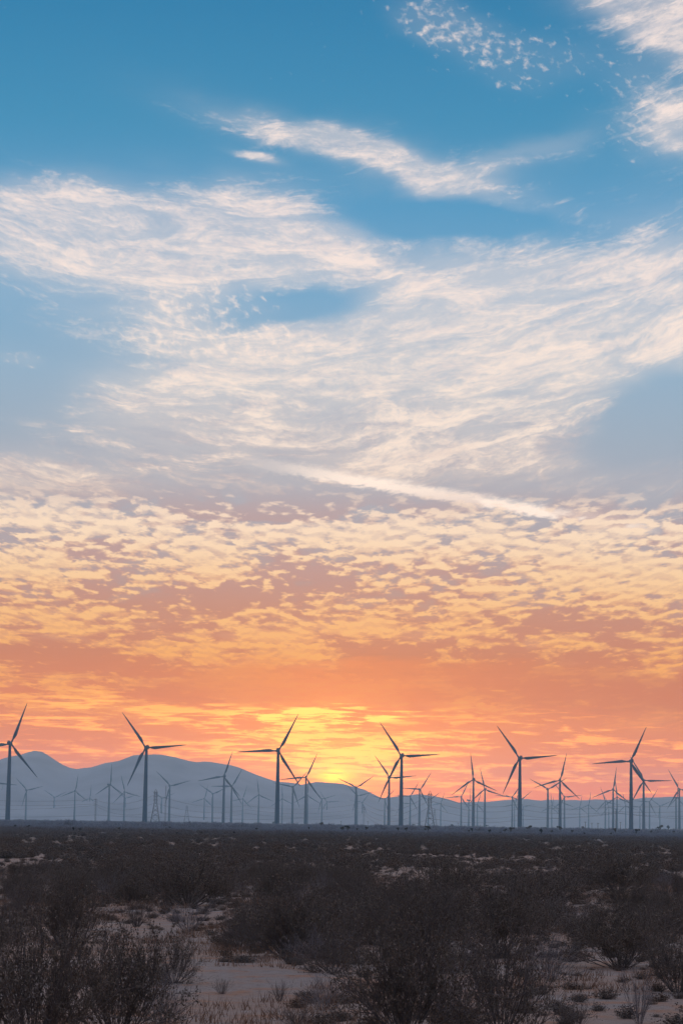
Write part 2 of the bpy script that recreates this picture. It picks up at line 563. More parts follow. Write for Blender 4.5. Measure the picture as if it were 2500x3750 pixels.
def hub_mesh():
    m = Mesh()
    secs = [(2.55, 1.3), (2.9, 1.6), (4.4, 1.65), (5.4, 1.3), (6.1, 0.75), (6.45, 0.12)]
    n = 16
    for y, r in secs:
        m.v += [(r * math.cos(2 * math.pi * k / n), y, r * math.sin(2 * math.pi * k / n)) for k in range(n)]
    for i in range(len(secs) - 1):
        m.f += [(i * n + k, (i + 1) * n + k, (i + 1) * n + (k + 1) % n, i * n + (k + 1) % n) for k in range(n)]
    m.f += [tuple(range(n)), tuple(range(len(secs) * n - 1, (len(secs) - 1) * n - 1, -1))]
    return m.data('hub', paint, True)


def blade_mesh():
    """a blade along +Z: round root, wide shoulder on the trailing side, long taper"""
    m = Mesh()
    st = [(1.0, 0.95, -.5, 1.0, 0), (2.6, 0.98, -.5, 1.0, 3), (4.6, 1.5, -.42, .62, 14), (7.0, 2.6, -.34, .36, 13), (9.5, 3.35, -.30, .26, 11), (12, 3.3, -.30, .22, 9),
          (16, 2.85, -.30, .20, 6), (21, 2.35, -.31, .18, 4), (27, 1.85, -.32, .17, 2), (33, 1.4, -.33, .16, 1), (38, 1.0, -.34, .15, 0), (41.5, .66, -.36, .15, 0),
          (43.3, .36, -.40, .15, 0), (44, .08, -.45, .2, 0)]
    prof = [(0, 0), (.06, .42), (.25, .52), (.5, .42), (.78, .18), (1, 0.01), (.78, -.12), (.5, -.26), (.25, -.40), (.06, -.34)]
    n = len(prof)
    for z, ch, off, th, tw in st:
        a = R(tw)
        for u, v in prof:
            if th == 1.0:
                an = math.pi * 2 * prof.index((u, v)) / n
                px, py = -math.cos(an) * ch, math.sin(an) * ch
            else:
                px, py = (u + off) * ch * 1.0, v * ch * th
            bend = 0.9 * (z / 44) ** 2
            m.v.append((px * math.cos(a) - py * math.sin(a), px * math.sin(a) + py * math.cos(a) + 4.0 + bend, z))
    for i in range(len(st) - 1):
        m.f += [(i * n + k, i * n + (k + 1) % n, (i + 1) * n + (k + 1) % n, (i + 1) * n + k) for k in range(n)]
    m.f.append(tuple(range((len(st) - 1) * n, len(st) * n)))
    return m.data('blade', paint, True)


T_MESH, N_MESH, H_MESH, B_MESH = tower_mesh(), nacelle_mesh(), hub_mesh(), blade_mesh()


def turbine(hx, hy, tip, yaw, label, group):
    p = at_height(hx, hy, HUB)
    root = link('wind_turbine', None, None, label, 'wind turbine', group)
    root.empty_display_size = 2
    root.location = (p.x, p.y, 0)
    link('tower', T_MESH, root)
    if tip is None:
        a0 = 0.0
    elif isinstance(tip, (int, float)):
        a0 = R(tip)
    else:
        a0 = math.atan2(tip[0] - hx, hy - tip[1]) + ROLL * -1
    # face the camera's line of sight, then turn by yaw
    look = -math.atan2(p.x, p.y)
    mz = Matrix.Rotation(look + R(yaw), 4, 'Z')
    link('nacelle', N_MESH, root).matrix_local = mz
    mh = mz @ Matrix.Translation((0, 0, HUB))
    link('hub', H_MESH, root).matrix_local = mh
    for k in range(3):
        link('blade', B_MESH, root).matrix_local = mh @ Matrix.Rotation(a0 + k * 2 * math.pi / 3, 4, 'Y')
    return root


FRONT, MID, FAR = 'tall turbines of the front row', 'middle-distance turbines behind the front row', 'small turbines fading in the haze'


def z22(k, x, y):            # a point read in the 700 px wide strips
    return (600 * k + x / 2.24, 2540 + y / 2.24)


def z47(k, x, y):            # a point read in the 330 px wide strips
    return (310 * k + x / 4.7515, 2780 + y / 4.7515)


FRONT_ROW = [
    (0, 85, 410, 215, 70, -14, 'tall dark turbine at the left edge with a blade cut by the frame'),
    (0, 1203, 443, 1000, 148, 12, 'second tall front turbine from the left, standing before the broad mountain'),
    (1, 938, 468, 1105, 158, -4, 'tall front turbine left of the sun, third from the left'),
    (2, 605, 510, 418, 217, 10, 'tall front turbine right of the sun, crossing the rotor of a smaller one'),
    (3, 230, 530, 38, 252, 12, 'fifth tall front turbine from the left, against the pink sky'),
    (3, 1140, 555, 1280, 270, 12, 'rightmost of the tall front turbines, a blade pointing level to the left')]
for k, hx, hy, tx, ty, yaw, lab in FRONT_ROW:
    turbine(*z22(k, hx, hy), z22(k, tx, ty), yaw, lab, FRONT)

OTHERS = [
    # strip, hub x, hub y, tip x, tip y, yaw, size, label
    (0, -60, 408, 315, 450, 0, 'M', 'turbine mostly outside the left edge, one blade reaching behind the first front tower'),
    (0, 8, 665, 50, 478, 10, 'F', 'pale turbine cut by the left frame edge beside the first front tower'),
    (0, 465, 540, 288, 352, -15, 'M', 'hazy turbine with a V of two blades below the left mountain peak'),
    (0, 430, 680, 272, 710, -8, 'F', 'faint turbine overlapping the tower of the V-bladed one below the left peak'),
    (0, 950, 665, 812, 570, -12, 'F', 'small turbine with a low wide V of blades beneath the mountain saddle'),
    (0, 1310, 555, 1357, 262, -10, 'M', 'hazy turbine with one blade straight up beneath the mountain saddle'),
    (1, 93, 680, 115, 460, -6, 'F', 'small pale turbine left of the slender lattice pole'),
    (1, 435, 447, 447, 100, -34, 'M', 'thin-bladed turbine turned aside, between the slender lattice pole and the second front turbine'),
    (1, 697, 570, 630, 290, -8, 'M', 'hazy turbine just left of the second front tower, blade leaning left'),
    (1, 712, 682, 885, 625, 6, 'F', 'faint turbine hidden behind the tower just left of the second front turbine'),
    (1, 1485, 465, 1243, 220, -12, 'M', 'hazy turbine right of the nearer left pylon with a wide V of blades'),
    (1, 1345, 685, 1185, 565, -10, 'F', 'small pale turbine right behind the nearer left pylon'),
    (2, 155, 720, 80, 578, 8, 'F', 'small faint turbine left of the farther left pylon'),
    (2, 612, 687, 670, 450, -8, 'F', 'pale turbine right of the farther left pylon, blade leaning right'),
    (2, 645, 735, 515, 662, 0, 'F', 'fainter turbine close behind the first one right of the farther left pylon'),
    (2, 757, 605, 540, 455, -8, 'M', 'hazy turbine with a V of blades left of the dark middle-distance pair'),
    (2, 955, 300, 1110, -133, 0, 'M', 'dark turbine left of the third front tower, taller one of an overlapping pair'),
    (2, 1087, 475, 1267, 165, -4, 'M', 'turbine overlapped by the darker one left of the third front tower'),
    (2, 815, 885, 855, 750, 0, 'F', 'tiny very faint turbine between the V-bladed turbine and the dark pair'),
    (2, 1148, 755, 1095, 655, 0, 'F', 'tiny faint turbine right of the dark overlapping pair'),
    (2, 1280, 690, 1353, 465, 0, 'F', 'small pale turbine between the dark pair and the third front tower'),
    (2, 1557, 620, 1528, 340, 4, 'M', 'hazy turbine with a near upright blade, left of the third front tower'),
    (3, 222, 757, 345, 600, 4, 'F', 'small faint turbine close to the left of the third front tower'),
    (3, 493, 690, 480, 455, -4, 'F', 'small turbine close to the right of the third front tower'),
    (3, 675, 488, 925, 215, 0, 'M', 'turbine whose blade crosses the lowest blade of the third front turbine'),
    (3, 905, 318, 1105, -107, 0, 'M', 'dark middle-distance turbine below the bright sun, left of centre'),
    (3, 932, 632, 940, 400, 0, 'F', 'pale turbine hidden behind the dark tower below the sun'),
    (3, 742, 760, 845, 593, 4, 'F', 'faint small turbine left of the dark tower below the sun'),
    (3, 1182, 693, 1412, 630, 8, 'F', 'small turbine right of the dark tower below the sun, blade down to the left'),
    (3, 1267, 745, 1478, 733, 6, 'F', 'fainter small turbine next right of the one beside the dark tower below the sun'),
    (3, 1352, 832, 1475, 825, 0, 'F', 'tiny barely visible turbine under the ridge below the sun'),
    (4, 300, 495, 603, 295, 0, 'M', 'middle-distance turbine with a wide V of blades against the orange glow'),
    (4, 322, 640, 597, 573, 6, 'F', 'turbine close behind the wide V-bladed tower below the glow'),
    (4, 410, 752, 527, 600, 4, 'F', 'small pale turbine beside the slender pole right of the wide V-bladed one'),
    (4, 800, 700, 970, 530, 0, 'F', 'pale turbine left of the tower whose rotor crosses the fourth front turbine'),
    (4, 877, 325, 612, -63, 0, 'M', 'middle-distance turbine whose rotor crosses the fourth front turbine'),
    (4, 1112, 766, 1295, 770, 0, 'F', 'faint turbine just behind the fourth front tower'),
    (4, 1243, 648, 1393, 405, 6, 'M', 'turbine right of the fourth front tower, left one of a pair'),
    (4, 1405, 528, 1560, 300, -20, 'M', 'thin-bladed turbine left of the nearer right pylon'),
    (4, 1297, 832, 1380, 757, 0, 'F', 'tiny faint turbine between the pair right of the fourth front tower'),
    (5, 85, 715, 290, 577, 0, 'F', 'turbine standing behind the nearer right pylon'),
    (5, 300, 775, 372, 580, 0, 'F', 'pale turbine right of the farther right pylon'),
    (5, 655, 655, 763, 440, 4, 'M', 'hazy turbine left of the dark tower with an upright blade'),
    (5, 868, 355, 825, -122, 10, 'M', 'dark middle-distance turbine with one blade straight up against the pink sky'),
    (5, 787, 715, 785, 540, -68, 'F', 'turbine seen edge-on beside the dark tower with an upright blade'),
    (5, 935, 785, 1000, 595, 4, 'F', 'small pale turbine right of the dark tower with an upright blade'),
    (5, 1067, 525, 992, 170, 0, 'M', 'turbine right of the dark upright-bladed one, blade leaning left'),
    (6, 68, 660, 180, 505, 6, 'M', 'hazy turbine close to the left of the fifth front tower'),
    (6, 200, 722, 370, 588, 0, 'F', 'turbine hidden behind the fifth front tower, one blade rising to its right'),
    (6, 108, 790, -35, 815, 0, 'F', 'faint small turbine left of the fifth front tower'),
    (6, 257, 830, 420, 795, 0, 'F', 'faint small turbine close to the right of the fifth front tower'),
    (6, 685, 525, 357, 343, 0, 'M', 'turbine with a wide V of blades right of the fifth front tower'),
    (6, 898, 365, 1015, -97, -2, 'M', 'dark middle-distance turbine between the fifth and sixth front turbines'),
    (6, 755, 800, 738, 585, 0, 'F', 'small pale turbine right behind the wide V-bladed one against the pink sky'),
    (6, 752, 842, 610, 890, 0, 'F', 'fainter turbine aligned behind the small pale one left of the dark tower'),
    (6, 975, 658, 805, 425, 4, 'M', 'hazy turbine close to the right of the dark tower between fifth and sixth front turbines'),
    (6, 918, 748, 1145, 835, 0, 'F', 'turbine hidden behind the dark tower between fifth and sixth front turbines'),
    (6, 1240, 835, 1275, 660, 0, 'F', 'left one of two small faint turbines between the low utility poles'),
    (6, 1395, 800, 1427, 592, 0, 'F', 'right one of two small faint turbines between the low utility poles'),
    (6, 1070, 912, 1060, 820, 0, 'F', 'tiny barely visible turbine left of the low utility poles'),
    (7, 212, 740, 140, 512, 0, 'F', 'pale turbine with a blade leaning left, left of the last front turbine'),
    (7, 272, 836, 225, 690, 0, 'F', 'tiny faint turbine between the two hazy ones left of the last front tower'),
    (7, 348, 528, 408, 157, -2, 'M', 'dark hazy turbine with a near upright blade left of the last front tower'),
    (7, 415, 660, 388, 360, 0, 'M', 'turbine just right of the tall two-armed utility pole'),
    (7, 565, 815, 525, 620, 0, 'F', 'small faint turbine close to the left of the last front tower'),
    (7, 812, 835, 690, 825, 0, 'F', 'small faint turbine between the last front tower and the thin-bladed turbine'),
    (7, 878, 370, 1375, 375, -8, 'M', 'thin-bladed turbine right behind the last front turbine'),
    (7, 980, 745, 1112, 550, 0, 'F', 'pale turbine right of the thin-bladed one near the right edge'),
    (7, 1160, 815, 1025, 712, 0, 'F', 'pale turbine with a low V of blades above the largest joshua tree'),
    (7, 1497, 530, 1318, 190, 4, 'M', 'dark hazy turbine nearest to the right frame edge'),
    (7, 1440, 670, 1453, 470, -60, 'F', 'turbine seen nearly edge-on just left of the rightmost one'),
]
for k, hx, hy, tx, ty, yaw, size, lab in OTHERS:
    turbine(*z47(k, hx, hy), z47(k, tx, ty), yaw or random.uniform(-13, 13), lab, MID if size == 'M' else FAR)

# ------------------------------------------------------------------ pylons, poles and wires
steel = material('galvanised steel', (0.20, 0.21, 0.22), 0.6, (0.14, 0.14, 0.15), 0.4, 0.6)
wood = material('pole timber', (0.11, 0.08, 0.06), 0.9, (0.07, 0.05, 0.04), 0.8, 0.7)
wire_mat = material('wire', (0.06, 0.06, 0.065), 0.5)


def pylon(px, dist, h, half, label, waist=0.62, narrow=1.5, group='lattice pylons'):
    root = link('lattice_pylon', None, None, label, 'pylon', group)
    p = at_range(px, dist)
    root.location = (p.x, p.y, 0)
    zw = h * waist

    def w(z):
        return half + (narrow - half) * min(z / zw, 1) if z < zw else narrow
    th = 0.26
    for sx in (-1, 1):
        for sy in (-1, 1):
            m = Mesh()
            m.tube([(sx * half, sy * half, -0.3), (sx * w(zw), sy * w(zw), zw), (sx * narrow, sy * narrow, h * 0.93)], th, 4)
            link('leg', m.data('leg', steel), root)
    m = Mesh()
    zs = [0]
    while zs[-1] < h * 0.93:
        zs.append(min(zs[-1] + max(w(zs[-1]) * 1.5, 2.4), h * 0.93))
    for i in range(len(zs) - 1):
        a, b = zs[i], zs[i + 1]
        for s in (-1, 1):
            m.tube([(-w(a), s * w(a), a), (w(b), s * w(b), b)], 0.12, 3)
            m.tube([(w(a), s * w(a), a), (-w(b), s * w(b), b)], 0.12, 3)
            m.tube([(s * w(a), -w(a), a), (s * w(b), w(b), b)], 0.12, 3)
            m.tube([(s * w(a), w(a), a), (s * w(b), -w(b), b)], 0.12, 3)
    link('bracing', m.data('bracing', steel), root)
    for z in (h * 0.28, h * 0.42, zw):
        m = Mesh()
        for s in (-1, 1):
            m.tube([(-w(z), s * w(z), z), (w(z), s * w(z), z)], 0.2, 4)
            m.tube([(s * w(z), -w(z), z), (s * w(z), w(z), z)], 0.2, 4)
        link('girdle', m.data('girdle', steel), root)
    for z in (h * 0.70, h * 0.80, h * 0.90):
        m = Mesh()
        m.tube([(-2.6, 0, z), (2.6, 0, z)], 0.22, 4)
        m.tube([(-2.6, 0, z), (-narrow, 0, z - 1.4)], 0.12, 3)
        m.tube([(2.6, 0, z), (narrow, 0, z - 1.4)], 0.12, 3)
        link('crossarm', m.data('crossarm', steel), root)
    m = Mesh()
    for sx in (-1, 1):
        for sy in (-1, 1):
            m.tube([(sx * narrow, sy * narrow, h * 0.93), (0, 0, h)], 0.18, 3)
    link('peak', m.data('peak', steel), root)
    return root


pylon(310 + 1228 / 4.7515, 2780, 41, 5.6, 'nearer lattice pylon left of the sun, right of the second front turbine')
pylon(620 + 302 / 4.7515, 5200, 41, 6.6, 'smaller fainter lattice pylon left of the sun', 0.8)
pylon(1550 + 106 / 4.7515, 2650, 42, 5.6, 'nearer lattice pylon right of the fourth front turbine')
pylon(1550 + 190 / 4.7515, 5000, 40, 5.6, 'smaller lattice pylon close behind the right of the nearer one', 0.7)


def slim_tower(name, px, dist, h, half, label, cat, arms=()):
    root = link(name, None, None, label, cat)
    p = at_range(px, dist)
    root.location = (p.x, p.y, 0)
    for sx in (-1, 1):
        for sy in (-1, 1):
            m = Mesh()
            m.tube([(sx * half, sy * half, -0.3), (sx * half * 0.7, sy * half * 0.7, h)], 0.2, 4)
            link('leg', m.data('leg', steel), root)
    m = Mesh()
    z = 0.0
    while z < h - 2.6:
        a, b = half * (1 - 0.3 * z / h), half * (1 - 0.3 * (z + 2.5) / h)
        for s in (-1, 1):
            m.tube([(-a, s * a, z), (b, s * b, z + 2.5)], 0.1, 3)
            m.tube([(s * a, a, z), (s * b, -b, z + 2.5)], 0.1, 3)
        z += 2.5
    link('bracing', m.data('bracing', steel), root)
    for z, r in arms:
        m = Mesh()
        m.tube([(-r, 0, z), (r, 0, z)], 0.25, 4)
        m.tube([(-r, 0, z), (-r, 0, z - 1.8)], 0.14, 4)
        m.tube([(r, 0, z), (r, 0, z - 1.8)], 0.14, 4)
        link('crossarm', m.data('crossarm', steel), root)


slim_tower('lattice_pole', 310 + 188 / 4.7515, 3500, 36, 0.9, 'slender lattice power pole with short arms below the mountain saddle', 'power pole', ((35, 2.2), (31.5, 2.4), (28, 2.2)))
slim_tower('lattice_pole', 1240 + 435 / 4.7515, 4000, 34, 1.0, 'slender lattice power pole right of the wide V-bladed turbine', 'power pole', ((33, 2.0), (30, 2.2)))
slim_tower('lattice_mast', 310 + 1403 / 4.7515, 3900, 62, 0.8, 'tall thin lattice mast right of the nearer left pylon', 'mast')


def pole(px, dist, h, label, arms=1, r=0.22):
    root = link('utility_pole', None, None, label, 'utility pole', 'wooden utility poles on the plain')
    p = at_range(px, dist)
    root.location = (p.x, p.y, 0)
    m = Mesh()
    m.tube([(0, 0, -0.5), (0, 0, h * 0.5), (0, 0, h)], [r * 1.3, r * 1.1, r * 0.8], 8)
    link('pole', m.data('pole', wood), root)
    for k in range(arms):
        m = Mesh()
        m.box((0, -0.2, h - 0.6 - 2.6 * k), (2.8, 0.16, 0.2))
        link('crossarm', m.data('crossarm', wood), root)
        for x in (-1.25, -0.6, 0.6, 1.25):
            m = Mesh()
            m.tube([(x, -0.2, h - 0.5 - 2.6 * k), (x, -0.2, h - 0.2 - 2.6 * k)], [0.09, 0.06], 6)
            link('insulator', m.data('insulator', steel), root)


pole(2170 + 396 / 4.7515, 2900, 27, 'tall utility pole with three arms left of the last front turbine', 3, 0.4)
for px, dist, h, lab in ((930 + 1513 / 4.7515, 3300, 9, 'low utility pole right of the tiny turbine below the sun'),
                         (1240 + 505 / 4.7515, 3300, 9, 'low utility pole between the slender lattice pole and the fourth front turbine'),
                         (1860 + 1337 / 4.7515, 2500, 10.5, 'low utility pole, leftmost of the row left of the last front turbine'),
                         (1860 + 1452 / 4.7515, 2700, 10, 'second low utility pole of the row left of the last front turbine'),
                         (2170 + 83 / 4.7515, 2500, 9.5, 'third low utility pole of the row, below the left-leaning pale turbine'),
                         (2170 + 475 / 4.7515, 2450, 10.5, 'low utility pole close to the left of the last front tower'),
                         (1550 + 600 / 4.7515, 3400, 9, 'faint low utility pole right of the farther right pylon')):
    pole(px, dist, h, lab)


def wire(pts, label):
    """a conductor hung through points given as (column, row, distance)"""
    ws = []
    for px, py, dist in pts:
        d = ray(px, py)
        ws.append(d * (dist / d.y) + Vector((0, 0, CAM_H)))
    line = []
    for a, b in zip(ws, ws[1:]):
        sag = (b - a).length * 0.012
        for i in range(14):
            u = i / 14
            line.append(a.lerp(b, u) - Vector((0, 0, 4 * sag * u * (1 - u))))
    line.append(ws[-1])
    m = Mesh()
    m.tube(line, 0.15, 4)
    link('power_line', m.data('power_line', wire_mat), None, label, 'power line', 'power lines strung across the plain')


for pts, lab in (
        ([(-160, 2922, 3700), (350, 2928, 3500), (568, 2910, 2800), (900, 2950, 3400), (1331, 2940, 4000)], 'topmost wire strung across the left half behind the turbines'),
        ([(-160, 2938, 3700), (350, 2944, 3500), (568, 2940, 2800), (900, 2965, 3400), (1331, 2958, 4000)], 'second wire from the top across the left half'),
        ([(-160, 2958, 3700), (350, 2950, 3500), (568, 2970, 2800), (900, 2978, 3400), (1331, 2972, 4000)], 'third wire from the top across the left half'),
        ([(-160, 2982, 3700), (350, 2984, 3500), (700, 2990, 3400), (1100, 2996, 3600), (1331, 2980, 4000)], 'lowest wire across the left half just above the scrub'),
        ([(1331, 2938, 4000), (1570, 2908, 2650), (1900, 2945, 3300), (2254, 2953, 2900), (2660, 2935, 3100)], 'topmost wire across the right half behind the turbines'),
        ([(1331, 2955, 4000), (1570, 2930, 2650), (1900, 2962, 3300), (2254, 2972, 2900), (2660, 2958, 3100)], 'second wire from the top across the right half'),
        ([(1331, 2972, 4000), (1570, 2955, 2650), (1900, 2985, 3300), (2254, 2978, 2900), (2660, 2982, 3100)], 'third wire from the top across the right half'),
        ([(1331, 2980, 4000), (1570, 2996, 2650), (1900, 3002, 3000), (2254, 2976, 2900), (2660, 2999, 3100)], 'lowest wire across the right half just above the scrub')):
    wire(pts, lab)

# ------------------------------------------------------------------ joshua trees
bark = material('joshua bark', (0.085, 0.07, 0.055), 0.95, (0.05, 0.042, 0.036), 6.0, 0.8)
spikes = material('joshua leaves', (0.045, 0.046, 0.030), 0.8, (0.060, 0.05, 0.03), 3.0, 0.6)


def joshua_variant(seed):
    rnd = random.Random(seed)
    tr, cr = Mesh(), Mesh()

    def clump(p, d, r):
        for _ in range(110):
            v = Vector((rnd.gauss(0, 1), rnd.gauss(0, 1), rnd.gauss(0, 1))).normalized()
            v = (v + d * 0.55).normalized()
            s = v.cross(Vector((rnd.random(), rnd.random(), rnd.random()))).normalized() * 0.12
            b = p + d * rnd.uniform(-0.25, 0.12)
            cr.add([b - s, b + s, b + v * r * rnd.uniform(0.75, 1.15)], [(0, 1, 2)])

    def grow(p, d, length, rad, level):
        q = p + d * length
        mid = p.lerp(q, 0.5) + Vector((rnd.uniform(-.08, .08), rnd.uniform(-.08, .08), 0.03)) * length
        tr.tube([p, mid, q], [rad, rad * 0.9, rad * 0.8], 6)
        if level == 0 or (level == 1 and rnd.random() < 0.25):
            clump(q, d, 0.42)
            return
        for k in range(rnd.choice((2, 2, 3))):
            a = rnd.uniform(0, 6.28)
            nd = (d + Vector((math.cos(a), math.sin(a), rnd.uniform(0.0, 0.5))) * rnd.uniform(0.55, 0.95)).normalized()
            nd.z = max(nd.z, 0.12)
            grow(q, nd.normalized(), length * rnd.uniform(0.5, 0.8), rad * 0.75, level - 1)
    grow(Vector((0, 0, -0.1)), Vector((rnd.uniform(-.1, .1), rnd.uniform(-.1, .1), 1)).normalized(), 1.35, 0.17, 3)
    top = max(v[2] for v in cr.v)
    for m in (tr, cr):
        m.v = [tuple(c / top for c in v) for v in m.v]            # unit height
    return tr.data('trunk', bark), cr.data('crown', spikes)


JOSHUA = [joshua_variant(s) for s in (5, 17, 29, 41)]


def joshua(px, base_py, h_px, k, label, group='joshua trees on the plain'):
    p = at_ground(px, base_py)
    h = h_px * p.y / FPX * 1.22
    root = link('joshua_tree', None, None, label, 'joshua tree', group)
    root.location = (p.x, p.y, ground_z(p.x, p.y))
    root.rotation_euler = (0, 0, k * 2.1)
    for nm, me in zip(('trunk', 'crown'), JOSHUA[k % 4]):
        o = link(nm, me, root)
        o.scale = (h * 1.1, h * 1.1, h)
    return root


TREES = [  # strip, x, base y, height (all read in the 330 px strips), label
    (6, 40, 1300, 95, 'bushy joshua tree left of the fifth front tower'),
    (6, 190, 1275, 55, 'small joshua tree at the foot of the fifth front tower'),
    (6, 350, 1285, 110, 'wide joshua tree right of the fifth front tower'),
    (6, 565, 1345, 115, 'dark forked joshua tree, nearest below the wide V-bladed turbine'),
    (6, 625, 1265, 70, 'slim joshua tree below the wide V-bladed turbine'),
    (6, 750, 1310, 65, 'small joshua tree right of the dark forked one'),
    (6, 890, 1290, 105, 'joshua tree below the dark turbine between the fifth and sixth front turbines'),
    (6, 1105, 1310, 70, 'small joshua tree below the tiny turbine left of the utility poles'),
    (6, 1310, 1260, 75, 'joshua tree below the leftmost low utility pole'),
    (6, 1330, 1340, 55, 'small dark joshua tree in front of the low utility poles'),
    (7, 395, 1320, 100, 'dark joshua tree left of the last front tower'),
    (7, 320, 1345, 60, 'low joshua tree in front of the dark one left of the last front tower'),
    (7, 745, 1330, 95, 'leaning joshua tree at the right foot of the last front tower'),
    (7, 1005, 1310, 60, 'small joshua tree left of the largest one near the right edge'),
    (7, 1155, 1290, 120, 'largest joshua tree, a round crown near the right edge'),
    (7, 1300, 1275, 105, 'joshua tree with upright arms right of the largest one'),
    (7, 1400, 1320, 60, 'small joshua tree near the right frame edge'),
    (7, 820, 1215, 50, 'far joshua tree on the skyline right of the last front tower'),
    (5, 75, 1285, 105, 'dark round joshua tree at the foot of the nearer right pylon'),
    (5, 30, 1270, 60, 'low joshua tree left of the round one at the nearer right pylon'),
    (5, 510, 1225, 75, 'hazy joshua tree right of the farther right pylon'),
    (5, 660, 1235, 60, 'hazy round joshua tree below the turbine left of the upright-bladed one'),
    (5, 850, 1300, 85, 'joshua tree at the foot of the dark upright-bladed turbine'),
    (5, 795, 1300, 60, 'slim joshua tree left of the upright-bladed turbine tower'),
    (5, 1085, 1215, 60, 'far joshua tree below the left-leaning blade turbine'),
    (5, 1140, 1315, 80, 'wide low joshua tree below the left-leaning blade turbine'),
    (5, 1410, 1300, 75, 'joshua tree well left of the fifth front tower'),
    (5, 1510, 1290, 90, 'round joshua tree just left of the fifth front tower'),
    (5, 1330, 1320, 50, 'small joshua tree in the gap left of the fifth front tower'),
    (4, 60, 1270, 70, 'joshua tree below the slim utility pole under the sun'),
    (4, 150, 1275, 100, 'dark joshua tree left of the wide V-bladed tower'),
    (4, 475, 1270, 85, 'joshua tree right of the slender lattice pole'),
    (4, 330, 1275, 60, 'thin joshua tree below the wide V-bladed tower'),
    (4, 745, 1240, 75, 'joshua tree left of the crossing-rotor tower'),
    (4, 1040, 1290, 85, 'dark joshua tree at the foot of the fourth front tower'),
    (4, 1180, 1290, 90, 'wide joshua tree right of the fourth front tower'),
    (4, 1285, 1190, 55, 'hazy far joshua tree below the pair right of the fourth front tower'),
    (3, 1165, 1205, 95, 'big round joshua tree on the skyline below the sun'),
    (3, 1525, 1265, 80, 'joshua tree right of the big round one below the sun'),
    (3, 950, 1250, 60, 'joshua tree below the dark turbine left of the sun'),
    (3, 40, 1270, 60, 'joshua tree left of the third front tower'),
    (3, 340, 1160, 65, 'hazy joshua tree close to the left of the third front tower'),
    (2, 620, 1190, 70, 'joshua tree below the pale turbine right of the farther left pylon'),
    (2, 125, 1335, 60, 'dark joshua tree below the farther left pylon'),
    (2, 570, 1335, 60, 'dark joshua tree below the V-bladed turbine in the left half'),
    (2, 1135, 1330, 60, 'dark joshua tree below the overlapping turbine pair'),
    (2, 1520, 1265, 60, 'joshua tree below the near upright blade left of the third front tower'),
    (1, 610, 1265, 70, 'dark joshua tree left of the second front tower'),
    (1, 1475, 1235, 50, 'small joshua tree right of the nearer left pylon'),
    (0, 265, 1215, 65, 'joshua tree right of the first front tower, left one of two'),
    (0, 490, 1230, 70, 'joshua tree right of the first front tower, right one of two'),
    (0, 1275, 1280, 85, 'joshua tree below the mountain saddle, left one of two'),
    (0, 1390, 1275, 60, 'joshua tree below the mountain saddle, right one of two'),
    (0, 965, 1075, 62, 'round joshua tree on the skyline below the mountain saddle'),
    (0, 245, 1055, 55, 'round joshua tree on the skyline near the first front tower'),
]
for i, (k, x, y, h, lab) in enumerate(TREES):
    px, py = z47(k, x, y)
    joshua(px, py, h / 4.7515, i, lab)

# ------------------------------------------------------------------ desert shrubs
twig_mat = material('shrub bark', (0.20, 0.165, 0.145), 0.9, (0.12, 0.092, 0.075), 5.0, 0.9)
pale_twig = material('bleached twigs', (0.28, 0.245, 0.235), 0.9, (0.16, 0.13, 0.115), 4.0, 0.8)
leaf_mat = material('shrub leaves', (0.165, 0.132, 0.098), 0.8, (0.22, 0.145, 0.090), 3.0, 0.7)
straw_mat = material('dry straw', (0.34, 0.20, 0.12), 0.9, (0.20, 0.13, 0.09), 2.0, 0.7)


